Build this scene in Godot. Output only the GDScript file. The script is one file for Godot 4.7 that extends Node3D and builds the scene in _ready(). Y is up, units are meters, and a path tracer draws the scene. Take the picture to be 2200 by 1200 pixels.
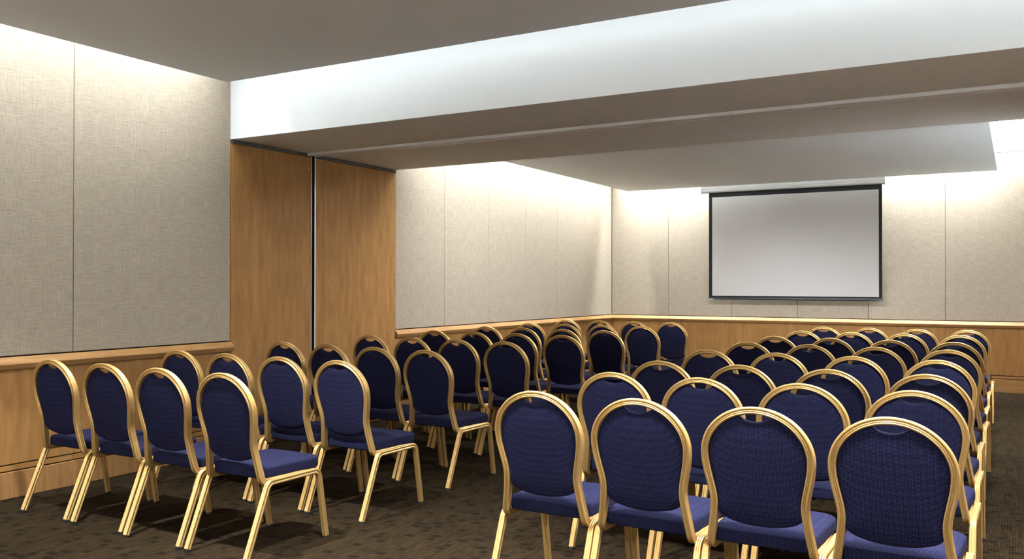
extends Node3D
# Meeting room divided by a wide bulkhead, with two blocks of blue banquet chairs facing a projection screen.
# Metres; y up; the camera stands over the origin and the room runs towards -Z.

const W := 5.6234        # left wall fabric face at x = -W
const BACK := 12.97      # back wall fabric face at z = -BACK
const BEAM_NEAR := 5.1162
const BEAM_FAR := 7.3265
const BEAM_Y := 2.5717
const NEAR_CEIL := 2.904
const FAR_CEIL := 2.80
const SLAB := 3.72
const FABRIC_Y := 0.914  # bottom edge of the fabric panels
const FABRIC_TOP := 3.09
const RIGHT_NEAR := 2.3
const RIGHT_FAR := 0.22
const REAR := 3.4        # wall behind the camera

var M := {}
var rng := RandomNumberGenerator.new()
var chair_spots := []

# ---------------------------------------------------------------- tagging
func tag(o: Node, label: String, category: String, group := "", kind := "") -> Node:
	o.set_meta("label", label)
	o.set_meta("category", category)
	if group != "":
		o.set_meta("group", group)
	if kind != "":
		o.set_meta("kind", kind)
	return o

func base(called: String, at := Vector3.ZERO, parent: Node = self) -> Node3D:
	var o := Node3D.new()
	o.name = called
	parent.add_child(o, true)
	o.position = at
	return o

func put(called: String, mesh: Mesh, mat: Material, parent: Node, at := Vector3.ZERO) -> MeshInstance3D:
	var o := MeshInstance3D.new()
	o.name = called
	o.mesh = mesh
	o.material_override = mat
	parent.add_child(o, true)
	o.position = at
	return o

# ---------------------------------------------------------------- mesh helpers
func tri(st: SurfaceTool, v: Array, n: Array, uv: Array) -> void:
	var face: Vector3 = (v[2] - v[0]).cross(v[1] - v[0])
	var order := [0, 1, 2] if face.dot(n[0] + n[1] + n[2]) >= 0.0 else [0, 2, 1]
	for i in order:
		st.set_normal(n[i])
		st.set_uv(uv[i])
		st.add_vertex(v[i])

func flat_uv(p: Vector3, n: Vector3, swap: bool, shift: Vector2) -> Vector2:
	var a := n.abs()
	var uv: Vector2
	if a.x >= a.y and a.x >= a.z:
		uv = Vector2(p.z, -p.y)
	elif a.z >= a.y:
		uv = Vector2(p.x, -p.y)
	else:
		uv = Vector2(p.x, p.z)
	if swap:
		uv = Vector2(uv.y, uv.x)
	return uv + shift

func polygon(st: SurfaceTool, pts: Array, n: Vector3, swap: bool, shift: Vector2, off: Vector3) -> void:
	for i in range(1, pts.size() - 1):
		var v := [pts[0], pts[i], pts[i + 1]]
		var uv := []
		for q in v:
			uv.append(flat_uv(q + off, n, swap, shift))
		tri(st, v, [n, n, n], uv)

# box with chamfered edges; local coordinates, off = world offset used for the texture coordinates
func chamfer_box(st: SurfaceTool, lo: Vector3, hi: Vector3, c: float, off := Vector3.ZERO, swap := false, shift := Vector2.ZERO) -> void:
	var mid := (lo + hi) * 0.5
	var hf := (hi - lo) * 0.5
	c = minf(c, minf(hf.x, minf(hf.y, hf.z)) * 0.45)
	for ax in 3:
		for s in [-1.0, 1.0]:
			var n := Vector3.ZERO
			n[ax] = s
			var b := (ax + 1) % 3
			var d := (ax + 2) % 3
			var pts := []
			for k in [[-1, -1], [1, -1], [1, 1], [-1, 1]]:
				var q := mid
				q[ax] += s * hf[ax]
				q[b] += k[0] * (hf[b] - c)
				q[d] += k[1] * (hf[d] - c)
				pts.append(q)
			polygon(st, pts, n, swap, shift, off)
	if c <= 0.0:
		return
	for ax in 3:
		var b := (ax + 1) % 3
		var d := (ax + 2) % 3
		for sb in [-1.0, 1.0]:
			for sd in [-1.0, 1.0]:
				var n := Vector3.ZERO
				n[b] = sb
				n[d] = sd
				var pts := []
				for k in [[-1.0, 0], [1.0, 0], [1.0, 1], [-1.0, 1]]:
					var q := mid
					q[ax] += k[0] * (hf[ax] - c)
					q[b] += sb * (hf[b] - (c if k[1] == 0 else 0.0))
					q[d] += sd * (hf[d] - (0.0 if k[1] == 0 else c))
					pts.append(q)
				polygon(st, pts, n.normalized(), swap, shift, off)
	for sx in [-1.0, 1.0]:
		for sy in [-1.0, 1.0]:
			for sz in [-1.0, 1.0]:
				var s := Vector3(sx, sy, sz)
				var pts := []
				for ax in 3:
					var q := mid
					for k in 3:
						q[k] += s[k] * (hf[k] - (0.0 if k == ax else c))
					pts.append(q)
				polygon(st, pts, s.normalized(), swap, shift, off)

func box_mesh(lo: Vector3, hi: Vector3, c: float, off := Vector3.ZERO, swap := false, shift := Vector2.ZERO) -> Mesh:
	var st := SurfaceTool.new()
	st.begin(Mesh.PRIMITIVE_TRIANGLES)
	chamfer_box(st, lo, hi, c, off, swap, shift)
	return st.commit()

# a box given by its world corners, as one named mesh standing at its own base
func piece(called: String, lo: Vector3, hi: Vector3, mat: Material, parent: Node, c := 0.002, swap := false, shift := Vector2.ZERO) -> MeshInstance3D:
	var foot := Vector3((lo.x + hi.x) * 0.5, lo.y, (lo.z + hi.z) * 0.5)
	var from := Vector3.ZERO
	var p := parent
	while p is Node3D and p != self:
		from += p.position
		p = p.get_parent()
	return put(called, box_mesh(lo - foot, hi - foot, c, foot, swap, shift), mat, parent, foot - from)

# prism: a profile in (a, y) swept straight from z0 to z1 (along = 2) or x0 to x1 (along = 0)
func prism(pts: Array, from: float, to: float, along: int, shift := Vector2.ZERO) -> Mesh:
	var st := SurfaceTool.new()
	st.begin(Mesh.PRIMITIVE_TRIANGLES)
	var n := pts.size()
	var centre := Vector2.ZERO
	for q in pts:
		centre += q / float(n)
	var at := func(q: Vector2, t: float) -> Vector3:
		return Vector3(q.x, q.y, t) if along == 2 else Vector3(t, q.y, q.x)
	var length := 0.0
	for i in n:
		var a: Vector2 = pts[i]
		var b: Vector2 = pts[(i + 1) % n]
		var e := (b - a).normalized()
		var nn := Vector2(e.y, -e.x)
		if nn.dot((a + b) * 0.5 - centre) < 0.0:
			nn = -nn
		var n3: Vector3 = Vector3(nn.x, nn.y, 0) if along == 2 else Vector3(0, nn.y, nn.x)
		var v0: Vector3 = at.call(a, from)
		var v1: Vector3 = at.call(b, from)
		var v2: Vector3 = at.call(b, to)
		var v3: Vector3 = at.call(a, to)
		var la := length
		var lb := length + (b - a).length()
		length = lb
		var u := [Vector2(la, from) + shift, Vector2(lb, from) + shift, Vector2(lb, to) + shift, Vector2(la, to) + shift]
		tri(st, [v0, v1, v2], [n3, n3, n3], [u[0], u[1], u[2]])
		tri(st, [v0, v2, v3], [n3, n3, n3], [u[0], u[2], u[3]])
	var idx := Geometry2D.triangulate_polygon(PackedVector2Array(pts))
	for t in [from, to]:
		var s := signf(t - (from + to) * 0.5)
		var n3 := Vector3(0, 0, s) if along == 2 else Vector3(s, 0, 0)
		for k in range(0, idx.size(), 3):
			var a: Vector2 = pts[idx[k]]
			var b: Vector2 = pts[idx[k + 1]]
			var c: Vector2 = pts[idx[k + 2]]
			tri(st, [at.call(a, t), at.call(b, t), at.call(c, t)], [n3, n3, n3], [a, b, c])
	return st.commit()

# sweep of a closed profile (n, b) along a path with per-point frames
func sweep(path: Array, nn: Array, bb: Array, prof: Array, caps := true) -> Mesh:
	var st := SurfaceTool.new()
	st.begin(Mesh.PRIMITIVE_TRIANGLES)
	var m := prof.size()
	var pn := []
	for i in m:
		var a: Vector2 = prof[(i + m - 1) % m]
		var b: Vector2 = prof[i]
		var c: Vector2 = prof[(i + 1) % m]
		var e0 := (b - a).normalized()
		var e1 := (c - b).normalized()
		pn.append((Vector2(e0.y, -e0.x) + Vector2(e1.y, -e1.x)).normalized())
	if Geometry2D.is_polygon_clockwise(PackedVector2Array(prof)):
		for i in m:
			pn[i] = -pn[i]
	var run := 0.0
	var runs := [0.0]
	for i in range(1, path.size()):
		run += (path[i] - path[i - 1]).length()
		runs.append(run)
	for i in range(path.size() - 1):
		for j in m:
			var k := (j + 1) % m
			var v := []
			var no := []
			for c in [[i, j], [i + 1, j], [i + 1, k], [i, k]]:
				var q: Vector2 = prof[c[1]]
				var w: Vector2 = pn[c[1]]
				v.append(path[c[0]] + nn[c[0]] * q.x + bb[c[0]] * q.y)
				no.append((nn[c[0]] * w.x + bb[c[0]] * w.y).normalized())
			var u := [Vector2(float(j) / m, runs[i]), Vector2(float(j) / m, runs[i + 1]), Vector2(float(j + 1) / m, runs[i + 1]), Vector2(float(j + 1) / m, runs[i])]
			tri(st, [v[0], v[1], v[2]], [no[0], no[1], no[2]], [u[0], u[1], u[2]])
			tri(st, [v[0], v[2], v[3]], [no[0], no[2], no[3]], [u[0], u[2], u[3]])
	if caps:
		for e in [0, path.size() - 1]:
			var t: Vector3 = (path[1] - path[0]).normalized() * -1.0 if e == 0 else (path[e] - path[e - 1]).normalized()
			for j in m:
				var a: Vector2 = prof[j]
				var b: Vector2 = prof[(j + 1) % m]
				tri(st, [path[e], path[e] + nn[e] * a.x + bb[e] * a.y, path[e] + nn[e] * b.x + bb[e] * b.y], [t, t, t], [Vector2.ZERO, a, b])
	return st.commit()

# reeded tube section: half sizes a (along n) and b (along b), with grooves in its wide faces
func reeded(a: float, b: float, na: Array, nb: Array, depth: float, gw: float) -> Array:
	var out := []
	var r := minf(a, b) * 0.32
	var side := func(len: float, grooves: Array) -> Array:
		var s := [[-len + r, 0.0]]
		for g in grooves:
			s.append([g - gw, 0.0])
			s.append([g - gw * 0.4, depth])
			s.append([g + gw * 0.4, depth])
			s.append([g + gw, 0.0])
		s.append([len - r, 0.0])
		return s
	# +n face, running along +b
	for q in side.call(b, nb):
		out.append(Vector2(a - q[1], q[0]))
	out.append(Vector2(a - r * 0.29, b - r * 0.29))
	for q in side.call(a, na):
		out.append(Vector2(-q[0], b - q[1]))
	out.append(Vector2(-a + r * 0.29, b - r * 0.29))
	for q in side.call(b, nb):
		out.append(Vector2(-a + q[1], -q[0]))
	out.append(Vector2(-a + r * 0.29, -b + r * 0.29))
	for q in side.call(a, na):
		out.append(Vector2(q[0], -b + q[1]))
	out.append(Vector2(a - r * 0.29, -b + r * 0.29))
	return out

# round the corners of a polyline
func fillet(pts: Array, radii: Array, steps: int) -> Array:
	var out := [pts[0]]
	for i in range(1, pts.size() - 1):
		var a: Vector3 = (pts[i - 1] - pts[i]).normalized()
		var b: Vector3 = (pts[i + 1] - pts[i]).normalized()
		var half := acos(clampf(a.dot(b), -1.0, 1.0)) * 0.5
		var d: float = radii[i - 1] / tan(half)
		var centre: Vector3 = pts[i] + (a + b).normalized() * (radii[i - 1] / sin(half))
		var p0: Vector3 = pts[i] + a * d - centre
		var p1: Vector3 = pts[i] + b * d - centre
		for k in range(steps + 1):
			out.append(centre + p0.slerp(p1, float(k) / steps))
	out.append(pts[-1])
	return out

func frames_planar(path: Array, side: Vector3) -> Array:
	var nn := []
	var bb := []
	for i in path.size():
		var t: Vector3 = (path[mini(i + 1, path.size() - 1)] - path[maxi(i - 1, 0)]).normalized()
		nn.append(t.cross(side).normalized())
		bb.append(side)
	return [nn, bb]

# ---------------------------------------------------------------- textures
func noise(f: float, oct: int, sd: int) -> FastNoiseLite:
	var n := FastNoiseLite.new()
	n.noise_type = FastNoiseLite.TYPE_SIMPLEX_SMOOTH
	n.frequency = f
	n.fractal_octaves = oct
	n.seed = sd
	return n

func to_texture(bytes: PackedByteArray, w: int, h: int) -> ImageTexture:
	var im := Image.create_from_data(w, h, false, Image.FORMAT_RGB8, bytes)
	im.generate_mipmaps()
	return ImageTexture.create_from_image(im)

func wood_texture(c: Color, sd: int) -> ImageTexture:
	var w := 768
	var h := 768
	var by := PackedByteArray()
	by.resize(w * h * 3)
	var broad := noise(0.008, 3, sd)
	var streak := noise(0.05, 2, sd + 1)
	var fine := noise(0.35, 2, sd + 2)
	var i := 0
	for y in h:
		for x in w:
			# wrap the long way by reading the noise round a triangle wave
			var yy := absf(y - h * 0.5)
			var xx := absf(x - w * 0.5)
			var b := broad.get_noise_2d(xx * 1.8, yy * 0.8)
			var s := streak.get_noise_2d(xx * 0.55 + b * 14.0, yy * 0.12)
			var f := fine.get_noise_2d(xx, yy * 0.05)
			var v := 1.0 + b * 0.10 + s * 0.05 + f * 0.025
			by[i] = int(clampf(c.r * v, 0, 1) * 255)
			by[i + 1] = int(clampf(c.g * (v * 1.04 - 0.04), 0, 1) * 255)
			by[i + 2] = int(clampf(c.b * (v * 1.10 - 0.10), 0, 1) * 255)
			i += 3
	return to_texture(by, w, h)

func linen_texture(c: Color, sd: int, amount: float) -> ImageTexture:
	var w := 1024
	var by := PackedByteArray()
	by.resize(w * w * 3)
	var weft := noise(0.02, 2, sd)
	var warp := noise(0.02, 2, sd + 5)
	var r := RandomNumberGenerator.new()
	r.seed = sd
	var rows := []
	var cols := []
	for k in w:
		rows.append(r.randf_range(-1, 1))
		cols.append(r.randf_range(-1, 1))
	var i := 0
	for y in w:
		var yy := absf(y - w * 0.5)
		var ry: float = rows[y]
		for x in w:
			var xx := absf(x - w * 0.5)
			var a := weft.get_noise_2d(xx * 0.35, yy * 9.0)
			var b := warp.get_noise_2d(xx * 9.0, yy * 0.35)
			var v := 1.0 + amount * (a * 0.15 + b * 0.12 + ry * 0.02 + float(cols[x]) * 0.02)
			by[i] = int(clampf(c.r * v, 0, 1) * 255)
			by[i + 1] = int(clampf(c.g * v, 0, 1) * 255)
			by[i + 2] = int(clampf(c.b * v, 0, 1) * 255)
			i += 3
	return to_texture(by, w, w)

# 0.9 m of carpet: ribs running towards the screen, strokes in staggered bands, groups of dark squares
func carpet_texture() -> ImageTexture:
	var w := 1024
	var by := PackedByteArray()
	by.resize(w * w * 3)
	var r := RandomNumberGenerator.new()
	r.seed = 77
	var cols := 64
	var bands := 16
	var tone := []
	for b in bands:
		var line := []
		for c in cols:
			line.append(r.randf_range(0.80, 1.12))
		var groups := r.randi_range(2, 4)
		for g in groups:
			var at := r.randi_range(0, cols - 1)
			for k in r.randi_range(3, 4):
				line[(at + k) % cols] = -1.0
		tone.append(line)
	var shifts := []
	for c in cols:
		shifts.append(r.randi_range(-10, 10))
	var light := Color(0.168, 0.128, 0.080)
	var dark := Color(0.050, 0.041, 0.032)
	var i := 0
	for y in w:
		for x in w:
			var c := x / 16
			var fx := x % 16
			var b0 := y / 64
			var t0: float = tone[b0][c]
			var col := light
			var v := 1.0
			if t0 < 0.0:
				var fy := y % 64
				col = dark if fx < 9 and fy > 6 and fy < 58 else light
				v = 0.80 if fx >= 9 else 1.0
			else:
				var yb: int = (y + int(shifts[c])) % w
				if yb < 0:
					yb += w
				var t: float = tone[yb / 64][c]
				if t < 0.0:
					t = 0.9
				var fyb := yb % 64
				v = t
				if fx < 5:
					v *= 0.60 if (fyb < 40 or t > 1.0) else 0.75
				elif fx >= 8 and fx < 12:
					v *= 0.76 if fyb > 22 else 0.92
			v *= r.randf_range(0.88, 1.10)
			by[i] = int(clampf(col.r * v, 0, 1) * 255)
			by[i + 1] = int(clampf(col.g * v, 0, 1) * 255)
			by[i + 2] = int(clampf(col.b * v, 0, 1) * 255)
			i += 3
	return to_texture(by, w, w)

# woven upholstery: pale dots on navy, eight by eight to a tile
func weave_texture(ground: Color, dot: Color) -> ImageTexture:
	var w := 128
	var by := PackedByteArray()
	by.resize(w * w * 3)
	var r := RandomNumberGenerator.new()
	r.seed = 5
	var amount := []
	for k in 64:
		amount.append(r.randf_range(0.55, 1.0))
	var i := 0
	for y in w:
		for x in w:
			var fx := x % 16
			var fy := y % 16
			var k: float = amount[(y / 16) * 8 + x / 16]
			var col := ground * r.randf_range(0.9, 1.1)
			if fx >= 4 and fx < 11 and fy >= 4 and fy < 11:
				col = ground.lerp(dot, k * r.randf_range(0.8, 1.0))
			elif fx < 2 or fy < 2:
				col = ground * 0.72
			by[i] = int(clampf(col.r, 0, 1) * 255)
			by[i + 1] = int(clampf(col.g, 0, 1) * 255)
			by[i + 2] = int(clampf(col.b, 0, 1) * 255)
			i += 3
	return to_texture(by, w, w)

func plain(c: Color, rough: float, metal := 0.0) -> StandardMaterial3D:
	var m := StandardMaterial3D.new()
	m.albedo_color = c
	m.roughness = rough
	m.metallic = metal
	return m

func textured(t: Texture2D, rough: float, sc: Vector3) -> StandardMaterial3D:
	var m := StandardMaterial3D.new()
	m.albedo_texture = t
	m.roughness = rough
	m.uv1_scale = sc
	return m

func materials() -> void:
	M.linen = textured(linen_texture(Color(0.600, 0.540, 0.465), 11, 0.75), 0.95, Vector3(1.1, 1.1, 1))
	var wt := wood_texture(Color(0.580, 0.415, 0.235), 21)
	M.maple = textured(wt, 0.55, Vector3(0.9, 0.42, 1))
	M.maple.metallic_specular = 0.22
	M.trim_maple = textured(wood_texture(Color(0.560, 0.405, 0.240), 31), 0.5, Vector3(2.5, 0.42, 1))
	M.trim_maple.metallic_specular = 0.25
	M.carpet = textured(carpet_texture(), 1.0, Vector3(1.0 / 0.9, 1.0 / 0.9, 1))
	M.fabric = textured(weave_texture(Color(0.058, 0.054, 0.136), Color(0.27, 0.275, 0.355)), 0.92, Vector3(28, 28, 28))
	M.fabric.uv1_triplanar = true
	M.fabric.metallic_specular = 0.15
	M.carpet.metallic_specular = 0.08
	M.linen.metallic_specular = 0.1
	M.gold = plain(Color(0.72, 0.575, 0.345), 0.42, 0.7)
	M.rubber = plain(Color(0.06, 0.06, 0.06), 0.7)
	M.white_paint = plain(Color(0.90, 0.90, 0.885), 0.9)
	M.ceiling_paint = plain(Color(0.915, 0.940, 0.945), 0.92)
	M.plaster = plain(Color(0.88, 0.87, 0.85), 0.92)
	M.soffit = textured(linen_texture(Color(0.90, 0.905, 0.885), 47, 0.22), 0.95, Vector3(0.8, 0.8, 1))
	M.soffit.metallic_specular = 0.1
	M.dark_gap = plain(Color(0.05, 0.045, 0.04), 0.9)
	M.aluminium = plain(Color(0.80, 0.80, 0.80), 0.4, 0.5)
	M.track = plain(Color(0.86, 0.85, 0.83), 0.45, 0.1)
	M.bronze = plain(Color(0.30, 0.275, 0.24), 0.6)
	M.casing = plain(Color(0.68, 0.66, 0.63), 0.5)
	M.screen_black = plain(Color(0.045, 0.04, 0.035), 0.8)
	M.bar_black = plain(Color(0.07, 0.065, 0.06), 0.45)
	M.screen_white = plain(Color(0.76, 0.735, 0.71), 0.95)
	M.lamp = plain(Color(1, 1, 1), 0.6)
	M.lamp.emission_enabled = true
	M.lamp.emission = Color(1.0, 0.95, 0.87)
	M.lamp.emission_energy_multiplier = 2.0
	M.louvre = plain(Color(0.10, 0.10, 0.10), 0.7)
	M.fitting = plain(Color(0.85, 0.85, 0.84), 0.6)

# ---------------------------------------------------------------- lights
const COVE_WARM := Color(0.895, 0.95, 1.0)
const DOWN_WARM := Color(0.93, 0.96, 1.0)

# a linear cove fitting: channel, glowing diffuser below it, and the area light of the same size under the diffuser
func cove(at: Vector3, length: float, along: int, per_metre: float, label: String, blade := 0.14, shield := 0.0) -> void:
	var o := base("cove_light", at)
	tag(o, label, "light", "linear cove lights in the ceiling slots")
	var half := Vector3(0.04, 0, length * 0.5) if along == 2 else Vector3(length * 0.5, 0, 0.04)
	put("channel", box_mesh(Vector3(-half.x, 0.012, -half.z), Vector3(half.x, 0.06, half.z), 0.004), M.fitting, o)
	var d := half - (Vector3(0.008, 0, 0.01) if along == 2 else Vector3(0.01, 0, 0.008))
	put("diffuser", box_mesh(Vector3(-d.x, 0.0, -d.z), Vector3(d.x, 0.012, d.z), 0.002), M.lamp, o)
	# cross blades under the diffuser, so that the light falls down the wall and does not run along it
	var st := SurfaceTool.new()
	st.begin(Mesh.PRIMITIVE_TRIANGLES)
	var step := 0.115
	var n := int(length / step)
	for i in n + 1:
		var t := -length * 0.5 + length * i / n
		if along == 2:
			chamfer_box(st, Vector3(-0.075, -0.006 - blade, t - 0.001), Vector3(0.075, -0.006, t + 0.001), 0.0)
		else:
			chamfer_box(st, Vector3(t - 0.001, -0.006 - blade, -0.075), Vector3(t + 0.001, -0.006, 0.075), 0.0)
	var lv := put("louvre", st.commit(), M.louvre, o)
	lv.set_meta("kind", "stuff")
	if shield > 0.0:  # unseen plate added to stop strip light thrown towards the room
		put("shield", box_mesh(Vector3(-half.x, -0.30, shield), Vector3(half.x, 0.06, shield + 0.004), 0.0), M.fitting, o)
	var l := AreaLight3D.new()
	l.name = "glow"
	l.area_size = Vector2(d.x * 2.0, d.z * 2.0)
	l.light_color = COVE_WARM
	l.light_energy = per_metre * length
	l.shadow_enabled = true
	l.area_range = 20.0
	o.add_child(l, true)
	l.position = Vector3(0, -0.003, 0)
	l.rotation.x = -PI / 2

func disc(r0: float, r1: float, y0: float, y1: float, seg: int) -> Mesh:
	# a flat ring (or disc when r0 is 0) with thickness
	var st := SurfaceTool.new()
	st.begin(Mesh.PRIMITIVE_TRIANGLES)
	for k in seg:
		var a := TAU * k / seg
		var b := TAU * (k + 1) / seg
		var da := Vector3(cos(a), 0, sin(a))
		var db := Vector3(cos(b), 0, sin(b))
		for s in [[y0, Vector3.DOWN], [y1, Vector3.UP]]:
			var h := Vector3(0, s[0], 0)
			var q := [da * r0 + h, da * r1 + h, db * r1 + h, db * r0 + h]
			tri(st, [q[0], q[1], q[2]], [s[1], s[1], s[1]], [Vector2.ZERO, Vector2.ZERO, Vector2.ZERO])
			if r0 > 0.0:
				tri(st, [q[0], q[2], q[3]], [s[1], s[1], s[1]], [Vector2.ZERO, Vector2.ZERO, Vector2.ZERO])
		for s in [[r1, 1.0], [r0, -1.0]]:
			if s[0] > 0.0:
				var q := [da * s[0] + Vector3(0, y0, 0), db * s[0] + Vector3(0, y0, 0), db * s[0] + Vector3(0, y1, 0), da * s[0] + Vector3(0, y1, 0)]
				tri(st, [q[0], q[1], q[2]], [da * s[1], db * s[1], db * s[1]], [Vector2.ZERO, Vector2.ZERO, Vector2.ZERO])
				tri(st, [q[0], q[2], q[3]], [da * s[1], db * s[1], da * s[1]], [Vector2.ZERO, Vector2.ZERO, Vector2.ZERO])
	return st.commit()

func downlight(at: Vector3, energy: float, angle: float, edge: float, label: String, tilt := 0.0) -> void:
	var o := base("ceiling_downlight", at)
	tag(o, label, "light", "round downlights in the ceilings")
	put("trim_ring", disc(0.062, 0.085, -0.008, 0.0, 32), M.fitting, o)
	put("lens", disc(0.0, 0.0625, -0.005, 0.0, 32), M.lamp, o)
	var l := SpotLight3D.new()
	l.name = "beam"
	l.light_color = DOWN_WARM
	l.light_energy = energy
	l.light_size = 0.06
	l.spot_angle = angle
	l.spot_angle_attenuation = edge
	l.spot_range = 20.0
	l.spot_attenuation = 2.0
	l.shadow_enabled = true
	o.add_child(l, true)
	l.position = Vector3(0, -0.02, 0)
	l.rotation.x = -PI / 2 + deg_to_rad(tilt)

func cove_between(x: float, y: float, z0: float, z1: float, k: float, label: String, blade := 0.14) -> void:
	cove(Vector3(x, y, (z0 + z1) * 0.5), absf(z1 - z0), 2, k, label, blade)

func lighting() -> void:
	var k := 2.6
	cove_between(-W + 0.36, NEAR_CEIL + 0.56, REAR - 0.5, -BEAM_NEAR + 0.28, k * 1.6, "linear cove light above the fabric wall of the front half", 0.09)
	cove_between(RIGHT_NEAR - 0.36, NEAR_CEIL + 0.36, REAR - 0.5, -BEAM_NEAR + 0.6, k * 3.0, "added linear cove light for bounce above the right-hand wall of the front half")  # unseen fitting added to raise the bounced light
	cove(Vector3(-1.65, NEAR_CEIL + 0.36, REAR - 0.36), 7.0, 0, k * 4.0, "added linear cove light for bounce above the wall behind the seats")  # unseen fitting added for bounce and soft light on the chair backs
	cove(Vector3(-1.55, NEAR_CEIL + 0.40, -BEAM_NEAR + 0.36), 7.2, 0, k * 0.11, "linear cove light above the white face of the bulkhead")
	cove_between(-W + 0.42, FAR_CEIL + 0.62, -BEAM_FAR - 0.28, -BACK + 0.3, k * 2.7, "linear cove light above the fabric wall beyond the bulkhead", 0.09)
	cove(Vector3(-2.84, FAR_CEIL + 0.56, -BACK + 0.125), 5.1, 0, k * 8.0, "linear cove light above the wall of the projection screen", 0.14, 0.078)
	cove(Vector3(-0.04, FAR_CEIL + 0.79, -BACK + 0.16), 0.46, 0, k * 6.0, "added short linear cove light whitening the end of the projection screen wall", 0.075)  # hidden strip added to whiten the wall top in the right slot
	cove_between(RIGHT_FAR - 0.06, FAR_CEIL + 0.40, -7.8, -11.6, k * 4.0, "linear cove light above the wall facing the fabric wall, beyond the bulkhead")
	for x in [-4.2, -2.7, -1.2, 0.3]:
		downlight(Vector3(x, NEAR_CEIL, 1.9), 6.0, 84.0, 0.5, "round ceiling downlight in the rear row, %s from linen wall" % ORDINAL[[-4.2, -2.7, -1.2, 0.3].find(x)])
	for x in [-3.7, -2.2, -0.7, 0.8]:
		downlight(Vector3(x, NEAR_CEIL, -2.7), 17.0, 50.0, 0.8, "round ceiling downlight in the middle row, %s from linen wall" % ORDINAL[[-3.7, -2.2, -0.7, 0.8].find(x)])
	downlight(Vector3(0.45, NEAR_CEIL, -4.35), 26.0, 62.0, 0.6, "added round ceiling downlight brightening the side aisle, nearest the bulkhead")  # added out of view to lift the aisle carpet
	downlight(Vector3(-0.45, FAR_CEIL, -8.2), 7.0, 85.0, 0.4, "added round ceiling downlight brightening the side aisle, just beyond the bulkhead")  # extra fitting hidden behind the bulkhead, added to brighten the far aisle
	for x in [-3.4, -1.6]:
		downlight(Vector3(x, FAR_CEIL, -8.15), 4.0, 87.0, 0.4, "wide round ceiling downlight just beyond the bulkhead, %s from linen wall" % ORDINAL[[-3.4, -1.6].find(x)])
	for x in [-3.5, -2.8, -2.1]:  # hidden spots added to brighten the screen and the wainscot below
		downlight(Vector3(x, FAR_CEIL, -8.45), 3.4, 26.0, 0.9, "added round ceiling downlight tilted to light projection screen, %s from linen wall" % ORDINAL[[-3.5, -2.8, -2.1].find(x)], 62.0)

# ---------------------------------------------------------------- room
func structure(called: String, label: String, category: String, at := Vector3.ZERO) -> Node3D:
	var o := base(called, at)
	tag(o, label, category, "", "structure")
	return o

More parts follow.
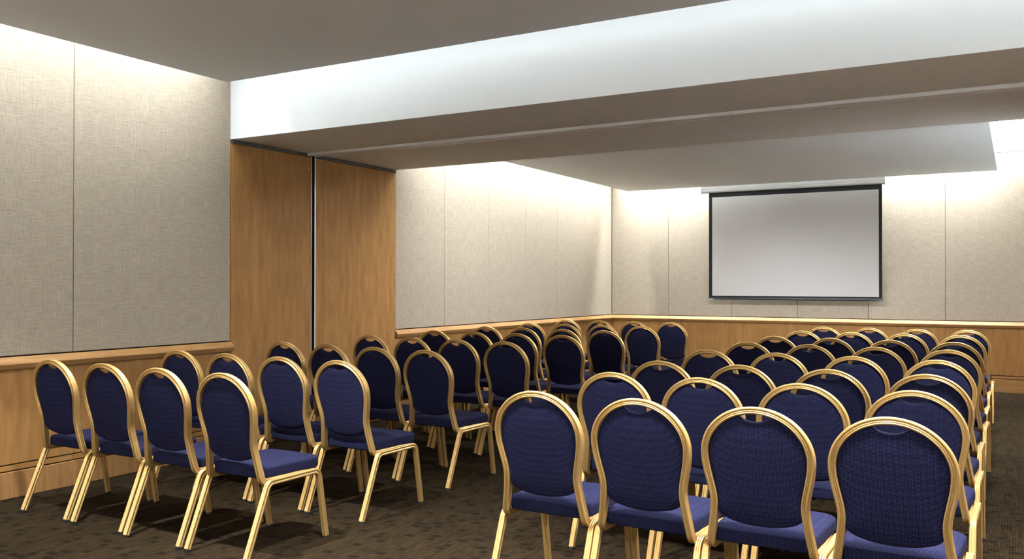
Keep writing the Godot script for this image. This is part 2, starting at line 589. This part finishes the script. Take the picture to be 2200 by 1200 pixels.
func room() -> void:
	# floor and slab
	var fl := piece("floor", Vector3(-W - 0.25, -0.12, -BACK - 0.25), Vector3(RIGHT_NEAR + 0.25, 0.0, REAR + 0.25), M.carpet, self, 0.0)
	tag(fl, "dark brown patterned carpet under the chairs", "floor", "", "structure")
	var sl := piece("ceiling", Vector3(-W - 0.25, SLAB, -BACK - 0.25), Vector3(RIGHT_NEAR + 0.25, SLAB + 0.15, REAR + 0.25), M.plaster, self, 0.0)
	tag(sl, "white slab hidden above the hanging ceilings", "ceiling", "", "structure")
	var pn := piece("ceiling", Vector3(-W + 0.45, NEAR_CEIL, -BEAM_NEAR + 0.444), Vector3(RIGHT_NEAR - 0.45, NEAR_CEIL + 0.05, REAR - 0.45), M.ceiling_paint, self, 0.002)
	tag(pn, "grey hanging ceiling in front of the white bulkhead", "ceiling", "", "structure")
	var pf := piece("ceiling", Vector3(-W + 0.5, FAR_CEIL, -BACK + 0.557), Vector3(-0.21, FAR_CEIL + 0.014, -BEAM_FAR - 0.25), M.ceiling_paint, self, 0.002)
	tag(pf, "grey hanging ceiling over the rows before the projection screen", "ceiling", "", "structure")

	# left wall
	var wl := structure("wall_left", "wall of beige linen panels over a maple wainscot", "wall", Vector3(-W, 0, 0))
	piece("backing", Vector3(-W - 0.2, 0, -BACK - 0.2), Vector3(-W - 0.028, SLAB, REAR + 0.2), M.dark_gap, wl, 0.0)
	var near_seams := [3.38, 1.99, 0.6, -0.87, -2.34, -3.73, -5.118]
	for i in near_seams.size() - 1:
		fabric_panel(wl, 0, near_seams[i + 1], near_seams[i])
	var far_seams := [-7.327, -8.24, -9.19, -10.142, -11.063, -11.988, -12.968]
	for i in far_seams.size() - 1:
		fabric_panel(wl, 0, far_seams[i + 1], far_seams[i])
	piece("upper_wall", Vector3(-W - 0.028, FABRIC_TOP + 0.01, -BACK), Vector3(-W - 0.004, SLAB, REAR), M.plaster, wl, 0.0)
	wainscot(wl, 0, near_seams)
	wainscot(wl, 0, far_seams)
	rail("trim_1", 2, 3.38, -5.128, "maple chair rail under the near linen panels")
	rail("trim_2", 2, -7.32, -BACK + 0.001, "maple chair rail under the linen panels beyond the bulkhead")
	skirting("baseboard_left", 2, 3.38, -5.118, -7.327, -BACK)

	# back wall
	var wb := structure("wall_back", "pale linen panelled wall behind the projection screen", "wall", Vector3(0, 0, -BACK))
	piece("backing", Vector3(-W - 0.03, 0, -BACK - 0.2), Vector3(RIGHT_FAR + 0.2, SLAB, -BACK - 0.028), M.dark_gap, wb, 0.0)
	var back_seams := [-5.623, -4.675, -3.6885, -2.7386, -1.7887, -0.8297, RIGHT_FAR]
	for i in back_seams.size() - 1:
		fabric_panel(wb, 2, back_seams[i], back_seams[i + 1])
	piece("upper_wall", Vector3(-W, FABRIC_TOP + 0.01, -BACK - 0.028), Vector3(RIGHT_FAR, SLAB, -BACK - 0.004), M.plaster, wb, 0.0)
	wainscot(wb, 2, back_seams)
	rail("trim_3", 0, -W + 0.001, RIGHT_FAR, "maple chair rail along the projection screen wall")
	skirting("baseboard_back", 0, -W, RIGHT_FAR, 0, 0)

	# unseen right walls and the wall behind the camera, white for more bounce
	var wr := structure("wall_right", "white plaster wall over maple, facing the panelled wall", "wall", Vector3(RIGHT_NEAR, 0, 0))
	piece("upper_lining", Vector3(RIGHT_NEAR, FABRIC_Y, -BEAM_NEAR - 0.3), Vector3(RIGHT_NEAR + 0.2, SLAB, REAR + 0.2), M.plaster, wr, 0.0)
	piece("lower_lining", Vector3(RIGHT_NEAR - 0.006, 0, -BEAM_NEAR - 0.3), Vector3(RIGHT_NEAR + 0.2, FABRIC_Y, REAR + 0.2), M.maple, wr, 0.0)
	var wr2 := structure("wall_right", "white plaster wall over maple, closing the far half", "wall", Vector3(RIGHT_FAR, 0, -10))
	piece("upper_lining", Vector3(RIGHT_FAR, FABRIC_Y, -BACK - 0.2), Vector3(RIGHT_FAR + 0.2, SLAB, -BEAM_FAR), M.plaster, wr2, 0.0)
	piece("lower_lining", Vector3(RIGHT_FAR - 0.006, 0, -BACK - 0.2), Vector3(RIGHT_FAR + 0.2, FABRIC_Y, -BEAM_FAR), M.maple, wr2, 0.0)
	var wr3 := structure("wall_right", "maple return wall under the end of the bulkhead", "wall", Vector3(RIGHT_FAR, 0, -BEAM_FAR))
	piece("lining", Vector3(RIGHT_FAR + 0.2, 0, -BEAM_FAR), Vector3(RIGHT_NEAR + 0.2, BEAM_Y, -BEAM_FAR + 0.1), M.maple, wr3, 0.0)
	piece("side_lining", Vector3(RIGHT_NEAR, 0, -BEAM_FAR + 0.1), Vector3(RIGHT_NEAR + 0.2, BEAM_Y, -BEAM_NEAR - 0.3), M.maple, wr3, 0.0)
	var wf := structure("wall_front", "white plaster wall over maple, behind the seats", "wall", Vector3(0, 0, REAR))
	piece("upper_lining", Vector3(-W, FABRIC_Y, REAR), Vector3(RIGHT_NEAR, SLAB, REAR + 0.2), M.plaster, wf, 0.0)
	piece("lower_lining", Vector3(-W, 0, REAR - 0.006), Vector3(RIGHT_NEAR, FABRIC_Y, REAR + 0.2), M.maple, wf, 0.0)

	bulkhead()
	pocket()

func fabric_panel(parent: Node, axis: int, a: float, b: float) -> void:
	var g := 0.0022
	var sh := Vector2(rng.randf() * 3.0, rng.randf() * 3.0)
	if axis == 0:
		piece("fabric_panel", Vector3(-W - 0.026, FABRIC_Y, a + g), Vector3(-W, FABRIC_TOP, b - g), M.linen, parent, 0.004, false, sh)
	else:
		piece("fabric_panel", Vector3(a + g, FABRIC_Y, -BACK - 0.026), Vector3(b - g, FABRIC_TOP, -BACK), M.linen, parent, 0.004, false, sh)

func wainscot(parent: Node, axis: int, seams: Array) -> void:
	for i in seams.size() - 1:
		var a: float = minf(seams[i], seams[i + 1])
		var b: float = maxf(seams[i], seams[i + 1])
		var g := 0.001
		var sh := Vector2(rng.randf() * 3.0, rng.randf() * 3.0)
		for band in [[0.2187, 0.835, "wainscot_panel", 0.006], [0.1765, 0.2105, "wainscot_band", 0.005]]:
			if axis == 0:
				piece(band[2], Vector3(-W - 0.026, band[0], a + g), Vector3(-W + band[3], band[1], b - g), M.maple, parent, 0.0012, band[1] < 0.3, sh)
			else:
				piece(band[2], Vector3(a + g, band[0], -BACK - 0.026), Vector3(b - g, band[1], -BACK + band[3]), M.maple, parent, 0.0012, band[1] < 0.3, sh)

func rail(called: String, along: int, from: float, to: float, label: String) -> void:
	var face := -W if along == 2 else -BACK
	var p := []
	for q in [[-0.02, 0.906], [0.004, 0.906], [0.041, 0.866], [0.043, 0.861], [0.028, 0.828], [-0.02, 0.828]]:
		p.append(Vector2(q[0], q[1] - 0.828))
	var mesh := prism(p, minf(from, to) - (from + to) * 0.5, maxf(from, to) - (from + to) * 0.5, along, Vector2(0.3, rng.randf()))
	var at := Vector3(face, 0.828, (from + to) * 0.5) if along == 2 else Vector3((from + to) * 0.5, 0.828, face)
	var o := put(called, mesh, M.trim_maple, self, at)
	tag(o, label, "chair rail", "", "structure")

func skirting(called: String, along: int, a: float, b: float, c: float, d: float) -> void:
	var o := structure(called, "tall maple baseboard along the linen panelled wall" if along == 2 else "tall maple baseboard under the projection screen wall", "baseboard", Vector3(-W, 0, -4) if along == 2 else Vector3(-3, 0, -BACK))
	for run in ([[a, b], [c, d]] if along == 2 else [[a, b]]):
		var n := 3
		var lo := minf(run[0], run[1])
		var hi := maxf(run[0], run[1])
		if along == 2:
			piece("board", Vector3(-W - 0.026, 0, lo), Vector3(-W + 0.014, 0.1685, hi), M.trim_maple, o, 0.002, false, Vector2(rng.randf(), rng.randf()))
		else:
			piece("board", Vector3(lo, 0, -BACK - 0.026), Vector3(hi, 0.1685, -BACK + 0.014), M.trim_maple, o, 0.002, true, Vector2(rng.randf(), rng.randf()))

func bulkhead() -> void:
	var o := structure("trim_4", "wide white bulkhead crossing the room above the partition track", "bulkhead", Vector3(-1.6, BEAM_Y, -BEAM_NEAR))
	var l := -W - 0.02
	var r := RIGHT_NEAR + 0.1
	piece("front_face", Vector3(l, BEAM_Y, -BEAM_NEAR - 0.05), Vector3(r, SLAB, -BEAM_NEAR), M.white_paint, o, 0.002)
	piece("rear_face", Vector3(l, BEAM_Y, -BEAM_FAR), Vector3(r, SLAB, -BEAM_FAR + 0.05), M.white_paint, o, 0.002)
	piece("soffit_board", Vector3(l, BEAM_Y + 0.002, -6.0), Vector3(r, BEAM_Y + 0.04, -BEAM_NEAR - 0.05), M.soffit, o, 0.001)
	piece("soffit_board", Vector3(l, BEAM_Y + 0.002, -BEAM_FAR + 0.05), Vector3(r, BEAM_Y + 0.04, -6.12), M.soffit, o, 0.001)
	# partition track let into the soffit: two flanges, an open slot between them
	var t := base("partition_track", Vector3(-1.6, BEAM_Y - 0.006, -6.06))
	tag(t, "long pale metal partition track let into the soffit", "track")
	var cuts := [-W + 0.012, -3.76, -3.54, -1.7, 0.3, RIGHT_NEAR]
	for i in cuts.size() - 1:
		var a: float = cuts[i] + 0.0012
		var b: float = cuts[i + 1] - 0.0012
		piece("near_flange", Vector3(a, BEAM_Y - 0.022, -6.045), Vector3(b, BEAM_Y + 0.03, -6.002), M.track, t, 0.002)
		piece("far_flange", Vector3(a, BEAM_Y - 0.022, -6.118), Vector3(b, BEAM_Y + 0.03, -6.092), M.track, t, 0.002)
	piece("slot_lining", Vector3(-W + 0.012, BEAM_Y + 0.02, -6.092), Vector3(RIGHT_NEAR, BEAM_Y + 0.03, -6.045), M.aluminium, t, 0.0)

func pocket() -> void:
	var f := -W + 0.010
	var top := 2.541
	var k := 0.0015
	var d1 := structure("door_1", "tall maple pocket door between linen panels and the dark jamb", "door", Vector3(-W, 0, -5.6))
	piece("leaf", Vector3(-W - 0.026, 0.006, -6.060), Vector3(f, top, -5.119 - k), M.maple, d1, 0.0015, false, Vector2(0.2, 0.4))
	put("catch", disc(0.0, 0.006, 0.0, 0.003, 14), M.aluminium, d1, Vector3(0.010, 2.44, -0.432)).rotation.z = -PI / 2
	var d2 := structure("door_2", "tall maple pocket door with narrow filler strip, beyond the jamb", "door", Vector3(-W, 0, -6.7))
	piece("filler_strip", Vector3(-W - 0.026, 0.006, -6.2195), Vector3(f, top, -6.118), M.maple, d2, 0.0015, false, Vector2(1.3, 0.1))
	piece("leaf", Vector3(-W - 0.026, 0.006, -7.3265), Vector3(f, top, -6.2225), M.maple, d2, 0.0015, false, Vector2(1.9, 1.4))
	var j := base("partition_jamb", Vector3(-W, 0, -6.089))
	tag(j, "bright metal partition jamb with dark slot between two maple doors", "jamb")
	piece("near_edge", Vector3(-W - 0.026, 0.0, -6.0655), Vector3(f + 0.003, 2.560, -6.0605), M.aluminium, j, 0.001)
	piece("slot_lining", Vector3(-W - 0.027, 0.0, -6.1165), Vector3(-W - 0.016, 2.560, -6.0665), M.screen_black, j, 0.0)
	piece("seal", Vector3(-W - 0.016, 0.0, -6.1165), Vector3(f, 2.560, -6.1035), M.screen_black, j, 0.001)
	piece("far_edge", Vector3(f, 0.0, -6.1170), Vector3(f + 0.003, 2.560, -6.1035), M.aluminium, j, 0.001)
	for s in [[-6.058, -5.119, "trim_5", "dark metal strip above the pocket door nearest the seats"], [-7.3265, -6.120, "trim_6", "dark metal strip above the pocket door beyond the jamb"]]:
		var o := piece(s[2], Vector3(-W - 0.026, top + 0.002, s[0]), Vector3(f + 0.006, BEAM_Y - 0.002, s[1]), M.bronze, self, 0.002)
		tag(o, s[3], "trim", "", "structure")

# ---------------------------------------------------------------- projection screen
func projection_screen() -> void:
	var z := -12.77
	var o := base("projection_screen", Vector3(-2.78, 1.17, z))
	tag(o, "pull-down projection screen with black border and grey casing on panelled wall", "screen")
	# casing: rounded profile in (z, y)
	var p := []
	for q in [[-0.085, 0.006], [-0.06, 0.0], [0.035, 0.0], [0.047, 0.012], [0.052, 0.030], [0.046, 0.040], [0.050, 0.050], [0.052, 0.115], [0.045, 0.130], [-0.085, 0.130]]:
		p.append(Vector2(q[0], q[1]))
	var cs := put("casing", prism(p, -1.258, 1.258, 0), M.casing, o, Vector3(-0.031, 1.575, 0))
	for s in [-1.0, 1.0]:
		var e := []
		for q in p:
			e.append(Vector2(q.x * 1.04, (q.y - 0.065) * 1.04 + 0.064))
		put("end_cap", prism(e, -0.007, 0.007, 0), M.casing, cs, Vector3(s * 1.265, 0, 0))
	put("wall_bracket", box_mesh(Vector3(-1.15, 0.02, -0.172), Vector3(-1.09, 0.11, -0.085), 0.002), M.casing, cs)
	put("wall_bracket", box_mesh(Vector3(1.09, 0.02, -0.172), Vector3(1.15, 0.11, -0.085), 0.002), M.casing, cs)
	put("black_border", box_mesh(Vector3(-1.195, 0.0, -0.0015), Vector3(1.195, 1.585, 0.0), 0.0), M.screen_black, o, Vector3(0.002, 0.006, 0))
	put("viewing_surface", box_mesh(Vector3(-1.1495, 0.0, 0.0), Vector3(1.1495, 1.456, 0.0006), 0.0), M.screen_white, o, Vector3(0.006, 0.052, 0.0002))
	var b := []
	for q in [[-0.012, 0.0], [0.012, 0.0], [0.014, 0.006], [0.008, 0.012], [0.006, 0.034], [-0.006, 0.034], [-0.008, 0.012], [-0.014, 0.006]]:
		b.append(Vector2(q[0], q[1]))
	put("bottom_bar", prism(b, -1.205, 1.205, 0), M.bar_black, o, Vector3(0.002, -0.004, 0))

# ---------------------------------------------------------------- chairs
func back_z(y: float) -> float:
	return -0.088 * (0.928 - y) / 0.53

func hoop_half() -> Array:
	# centre line of one half of the hoop, from the apex down, as (x, y)
	var out := []
	for k in range(0, 31):
		var a := PI * 0.5 - (PI * 0.5) * k / 30.0
		out.append(Vector2(0.194 * cos(a), 0.737 + 0.177 * sin(a)))
	var c := Curve2D.new()
	c.add_point(Vector2(0.194, 0.737), Vector2.ZERO, Vector2(0, -0.060))
	c.add_point(Vector2(0.1675, 0.570), Vector2(0.004, 0.050), Vector2(-0.003, -0.035))
	c.add_point(Vector2(0.187, 0.412), Vector2(-0.008, 0.05), Vector2(0.002, -0.01))
	for k in range(1, 25):
		out.append(c.samplef(2.0 * k / 24.0))
	return out

func build_chair() -> Node3D:
	var o := Node3D.new()
	o.name = "banquet_chair"
	# hoop
	var half := hoop_half()
	var right := []
	for q in half:
		right.append(Vector3(q.x, q.y, back_z(q.y)))
	# bend forward under the seat
	var last: Vector3 = right[-1]
	var dirn: Vector3 = (right[-1] - right[-2]).normalized()
	var corner := last + dirn * 0.034
	corner.y = 0.378
	var endp := Vector3(0.182, 0.3775, -0.44)
	var bend := fillet([last, corner, endp], [0.028], 8)
	for k in range(1, bend.size()):
		right.append(bend[k])
	var path := []
	for k in range(right.size() - 1, 0, -1):
		path.append(Vector3(-right[k].x, right[k].y, right[k].z))
	path.append_array(right)
	var nn := []
	var bb := []
	for i in path.size():
		var t: Vector3 = (path[mini(i + 1, path.size() - 1)] - path[maxi(i - 1, 0)]).normalized()
		var side := Vector3(0, 0.16, 1).normalized()
		if path[i].y < 0.5:
			# turn the section with the forward bend
			var sx := signf(path[i].x)
			var out := Vector3(sx, 0, 0)
			out = (out - t * out.dot(t)).normalized()
			var b2 := t.cross(out).normalized() * (-sx)
			if b2.dot(Vector3(0, -0.6, 1)) < 0.0:
				b2 = -b2
			nn.append(out)
			bb.append(b2)
			continue
		var n := t.cross(side).normalized()
		# outward
		if n.dot(path[i] - Vector3(0, 0.70, path[i].z)) < 0.0:
			n = -n
		nn.append(n)
		bb.append((side - t * side.dot(t)).normalized())
	put("back_frame", sweep(path, nn, bb, reeded(0.0138, 0.0165, [-0.0005, 0.0055], [-0.006, 0.004], 0.003, 0.0024)), M.gold, o)

	# backrest cushion
	put("backrest", cushion(), M.fabric, o)

	# seat
	put("seat", seat_mesh(), M.fabric, o)
	put("seat_board", box_mesh(Vector3(-0.17, 0.389, -0.46), Vector3(0.17, 0.397, -0.13), 0.002), M.rubber, o)

	# leg frames
	var prof := reeded(0.0142, 0.0136, [0.0], [-0.0048, 0.0048], 0.003, 0.0022)
	for s in [-1.0, 1.0]:
		var x: float = s * 0.2138
		var pts := [Vector3(x, 0.014, 0.034), Vector3(x, 0.376, -0.112), Vector3(x, 0.3775, -0.468), Vector3(x, 0.014, -0.528)]
		var pth := fillet(pts, [0.045, 0.042], 8)
		# rear leg with its bend, rail, front leg with its bend
		var fr := frames_planar(pth, Vector3(1, 0, 0))
		var cut1 := 10
		var cut2 := 10
		var names := [["leg", 0, cut1], ["side_rail", cut1 - 1, cut2 + 1], ["leg", cut2, pth.size()]]
		for q in names:
			var a: int = q[1]
			var b: int = q[2]
			var leg := put(q[0], sweep(pth.slice(a, b), fr[0].slice(a, b), fr[1].slice(a, b), prof), M.gold, o)
			if q[0] == "leg":
				var ft: Vector3 = pts[0] if a == 0 else pts[3]
				put("foot_cap", box_mesh(Vector3(-0.011, -0.014, -0.0125), Vector3(0.011, 0.003, 0.0125), 0.002), M.rubber, leg, ft)
	return o

func cushion() -> Mesh:
	# outline inside the hoop, with the grip dip at the top and a rounded bottom
	var inset := 0.0125
	var half := hoop_half()
	var rt := []
	for i in half.size():
		var q: Vector2 = half[i]
		var a: Vector2 = half[maxi(i - 1, 0)]
		var b: Vector2 = half[mini(i + 1, half.size() - 1)]
		var t := (b - a).normalized()
		var n := Vector2(t.y, -t.x)    # inward for a path running down the right side
		if n.dot(Vector2(0, 0.7) - q) < 0.0:
			n = -n
		if i == 0:
			n = Vector2(0, -1)
		var w := q + n * inset
		if w.y < 0.522:
			break
		if absf(w.x) < 0.062:
			var u := w.x / 0.062
			w.y -= 0.031 * pow(maxf(0.0, 1.0 - u * u), 0.85)
		rt.append(w)
	# bottom curve
	var e: Vector2 = rt[-1]
	var nb := 10
	for k in range(1, nb + 1):
		var u := float(k) / nb
		rt.append(Vector2(e.x * cos(u * PI * 0.5), e.y - 0.050 * sin(u * PI * 0.5)))
	var loop := rt.duplicate()
	for k in range(rt.size() - 2, 0, -1):
		loop.append(Vector2(-rt[k].x, rt[k].y))
	var centre := Vector2(0, 0.69)
	var st := SurfaceTool.new()
	st.begin(Mesh.PRIMITIVE_TRIANGLES)
	# rings: scale, thickness offset (back +, front -)
	var rings := [[0.0, 0.019], [0.35, 0.0185], [0.7, 0.0165], [0.88, 0.0135], [0.955, 0.0105], [0.985, 0.006], [1.0, 0.0], [1.0, -0.012], [0.985, -0.020], [0.94, -0.026], [0.8, -0.030], [0.4, -0.034], [0.0, -0.035]]
	var m := loop.size()
	var grid := []
	for r in rings:
		var row := []
		for q in loop:
			var w: Vector2 = centre + (q - centre) * r[0]
			row.append(Vector3(w.x, w.y, back_z(w.y) + r[1]))
		grid.append(row)
	surface(st, grid, m, Vector3(0, 0.69, back_z(0.69) - 0.008))
	return st.commit()

# smooth closed surface through rings of points (the first and last rings may be single points)
func surface(st: SurfaceTool, grid: Array, m: int, inside: Vector3) -> void:
	var rows := grid.size()
	var norms := []
	for i in rows:
		var line := []
		for j in m:
			var p: Vector3 = grid[i][j]
			var a: Vector3 = grid[maxi(i - 1, 0)][j] - grid[mini(i + 1, rows - 1)][j]
			var b: Vector3 = grid[i][(j + 1) % m] - grid[i][(j + m - 1) % m]
			if b.length() < 1e-6:
				var k := 1 if i == 0 else rows - 2
				b = grid[k][(j + 1) % m] - grid[k][(j + m - 1) % m]
			var n := a.cross(b).normalized()
			if n.dot(p - inside) < 0.0:
				n = -n
			line.append(n)
		norms.append(line)
	for e in [0, rows - 1]:
		if (grid[e][0] - grid[e][m / 2]).length() < 1e-5:
			var sum := Vector3.ZERO
			for j in m:
				sum += norms[e][j]
			for j in m:
				norms[e][j] = sum.normalized()
	for i in rows - 1:
		for j in m:
			var k := (j + 1) % m
			var v := [grid[i][j], grid[i + 1][j], grid[i + 1][k], grid[i][k]]
			var n := [norms[i][j], norms[i + 1][j], norms[i + 1][k], norms[i][k]]
			var u := []
			for q in v:
				u.append(Vector2(q.x, q.y))
			if (v[1] - v[2]).length() > 1e-6:
				tri(st, [v[0], v[1], v[2]], [n[0], n[1], n[2]], [u[0], u[1], u[2]])
			if (v[0] - v[3]).length() > 1e-6:
				tri(st, [v[0], v[2], v[3]], [n[0], n[2], n[3]], [u[0], u[2], u[3]])

func seat_mesh() -> Mesh:
	# plan outline: rounded corners, front a little wider and bowed
	var c := Vector2(0, -0.305)
	var corners := [[Vector2(0.188, -0.102), 0.035], [Vector2(0.205, -0.510), 0.055], [Vector2(-0.205, -0.510), 0.055], [Vector2(-0.188, -0.102), 0.035]]
	var pts := []
	var raw := []
	for i in 4:
		var p: Vector2 = corners[i][0]
		var a: Vector2 = (corners[(i + 3) % 4][0] - p).normalized()
		var b: Vector2 = (corners[(i + 1) % 4][0] - p).normalized()
		var half := acos(a.dot(b)) * 0.5
		var r: float = corners[i][1]
		var cen := p + (a + b).normalized() * (r / sin(half))
		var d := r / tan(half)
		var p0 := p + a * d - cen
		var p1 := p + b * d - cen
		var ang := p0.angle_to(p1)
		for k in 7:
			raw.append(cen + p0.rotated(ang * k / 6.0))
	# resample the straight runs and bow the front and back edges
	for i in raw.size():
		var a: Vector2 = raw[i]
		var b: Vector2 = raw[(i + 1) % raw.size()]
		var n := maxi(1, int((b - a).length() / 0.03))
		for k in n:
			var q := a.lerp(b, float(k) / n)
			var u := q.x / 0.205
			if q.y < -0.45:
				q.y -= 0.014 * (1.0 - u * u)
			elif q.y > -0.15:
				q.y += 0.006 * (1.0 - u * u)
			pts.append(q)
	var m := pts.size()
	var rings := [[0.0, 0.462], [0.4, 0.461], [0.75, 0.4565], [0.92, 0.4505], [0.975, 0.445], [0.993, 0.440], [1.0, 0.434], [1.003, 0.415], [1.0, 0.398], [0.985, 0.392], [0.94, 0.390], [0.0, 0.390]]
	var grid := []
	for r in rings:
		var row := []
		for q in pts:
			var w: Vector2 = c + (q - c) * r[0]
			row.append(Vector3(w.x, r[1], w.y))
		grid.append(row)
	var st := SurfaceTool.new()
	st.begin(Mesh.PRIMITIVE_TRIANGLES)
	surface(st, grid, m, Vector3(0, 0.42, -0.305))
	return st.commit()

const ORDINAL := ["first", "second", "third", "fourth", "fifth", "sixth", "seventh", "eighth"]

func chairs() -> void:
	var proto := build_chair()
	# [centre x, pitch, z of the hoop tops, angle of the row]
	var left := [[-4.283, 0.500, -3.165, -1.8], [-4.262, 0.490, -4.039, -2.6], [-4.303, 0.494, -5.028, -5.6], [-4.303, 0.493, -6.093, -5.2], [-4.307, 0.488, -7.108, -4.2], [-4.315, 0.496, -8.074, -6.6], [-4.345, 0.485, -9.124, -4.4], [-4.415, 0.490, -10.248, -4.6]]
	var right := [[-1.069, 0.4615, -3.199, -1.7], [-1.095, 0.473, -4.088, -3.0], [-1.116, 0.479, -4.867, -2.6], [-1.143, 0.484, -5.861, -4.8], [-1.135, 0.478, -6.835, -5.0], [-1.146, 0.473, -7.769, -4.0], [-1.148, 0.466, -8.881, -1.5], [-1.132, 0.462, -9.895, 1.0]]
	var first := true
	for side in 2:
		var rows: Array = left if side == 0 else right
		for r in rows.size():
			for k in 4:
				var o: Node3D = proto if first else proto.duplicate()
				if not first:
					o.name = "banquet_chair"
				first = false
				add_child(o, true)
				var q: Array = rows[r]
				var a := deg_to_rad(q[3])
				var u: float = (k - 1.5) * q[1]
				o.position = Vector3(q[0] + u * cos(a) + (0.045 if side == 0 else 0.005), 0, q[2] - u * sin(a) + (0.02 if side == 0 else -0.03) + rng.randf_range(-0.006, 0.006))
				o.rotation.y = a * 0.3 + rng.randf_range(-0.012, 0.012)
				var row: String = ORDINAL[7 - r] + " row from screen"
				var label: String
				if side == 0:
					label = "blue gold-framed chair, %s, block along linen wall, %s from that wall" % [row, ORDINAL[k]]
				else:
					label = "blue gold-framed chair, %s, block away from linen wall, %s from centre aisle" % [row, ORDINAL[k]]
				tag(o, label, "chair", "banquet chairs in the block along the linen wall" if side == 0 else "banquet chairs in the block away from the linen wall")

# ---------------------------------------------------------------- scene
func _ready() -> void:
	rng.seed = 4242
	var cam := Camera3D.new()
	cam.name = "camera"
	add_child(cam)
	cam.position = Vector3(0, 1.37, 0)
	cam.rotation = Vector3(0.0069, 0.5222, 0.001)
	cam.fov = 35.276
	cam.near = 0.05
	cam.far = 60.0
	cam.current = true
	var we := WorldEnvironment.new()
	we.name = "environment"
	var env := Environment.new()
	env.background_mode = Environment.BG_COLOR
	env.background_color = Color(0, 0, 0)
	env.tonemap_mode = Environment.TONE_MAPPER_LINEAR
	env.tonemap_exposure = 1.7
	env.sdfgi_enabled = true
	env.ssao_enabled = true
	env.ssil_enabled = true
	we.environment = env
	add_child(we)
	materials()
	lighting()
	room()
	projection_screen()
	chairs()
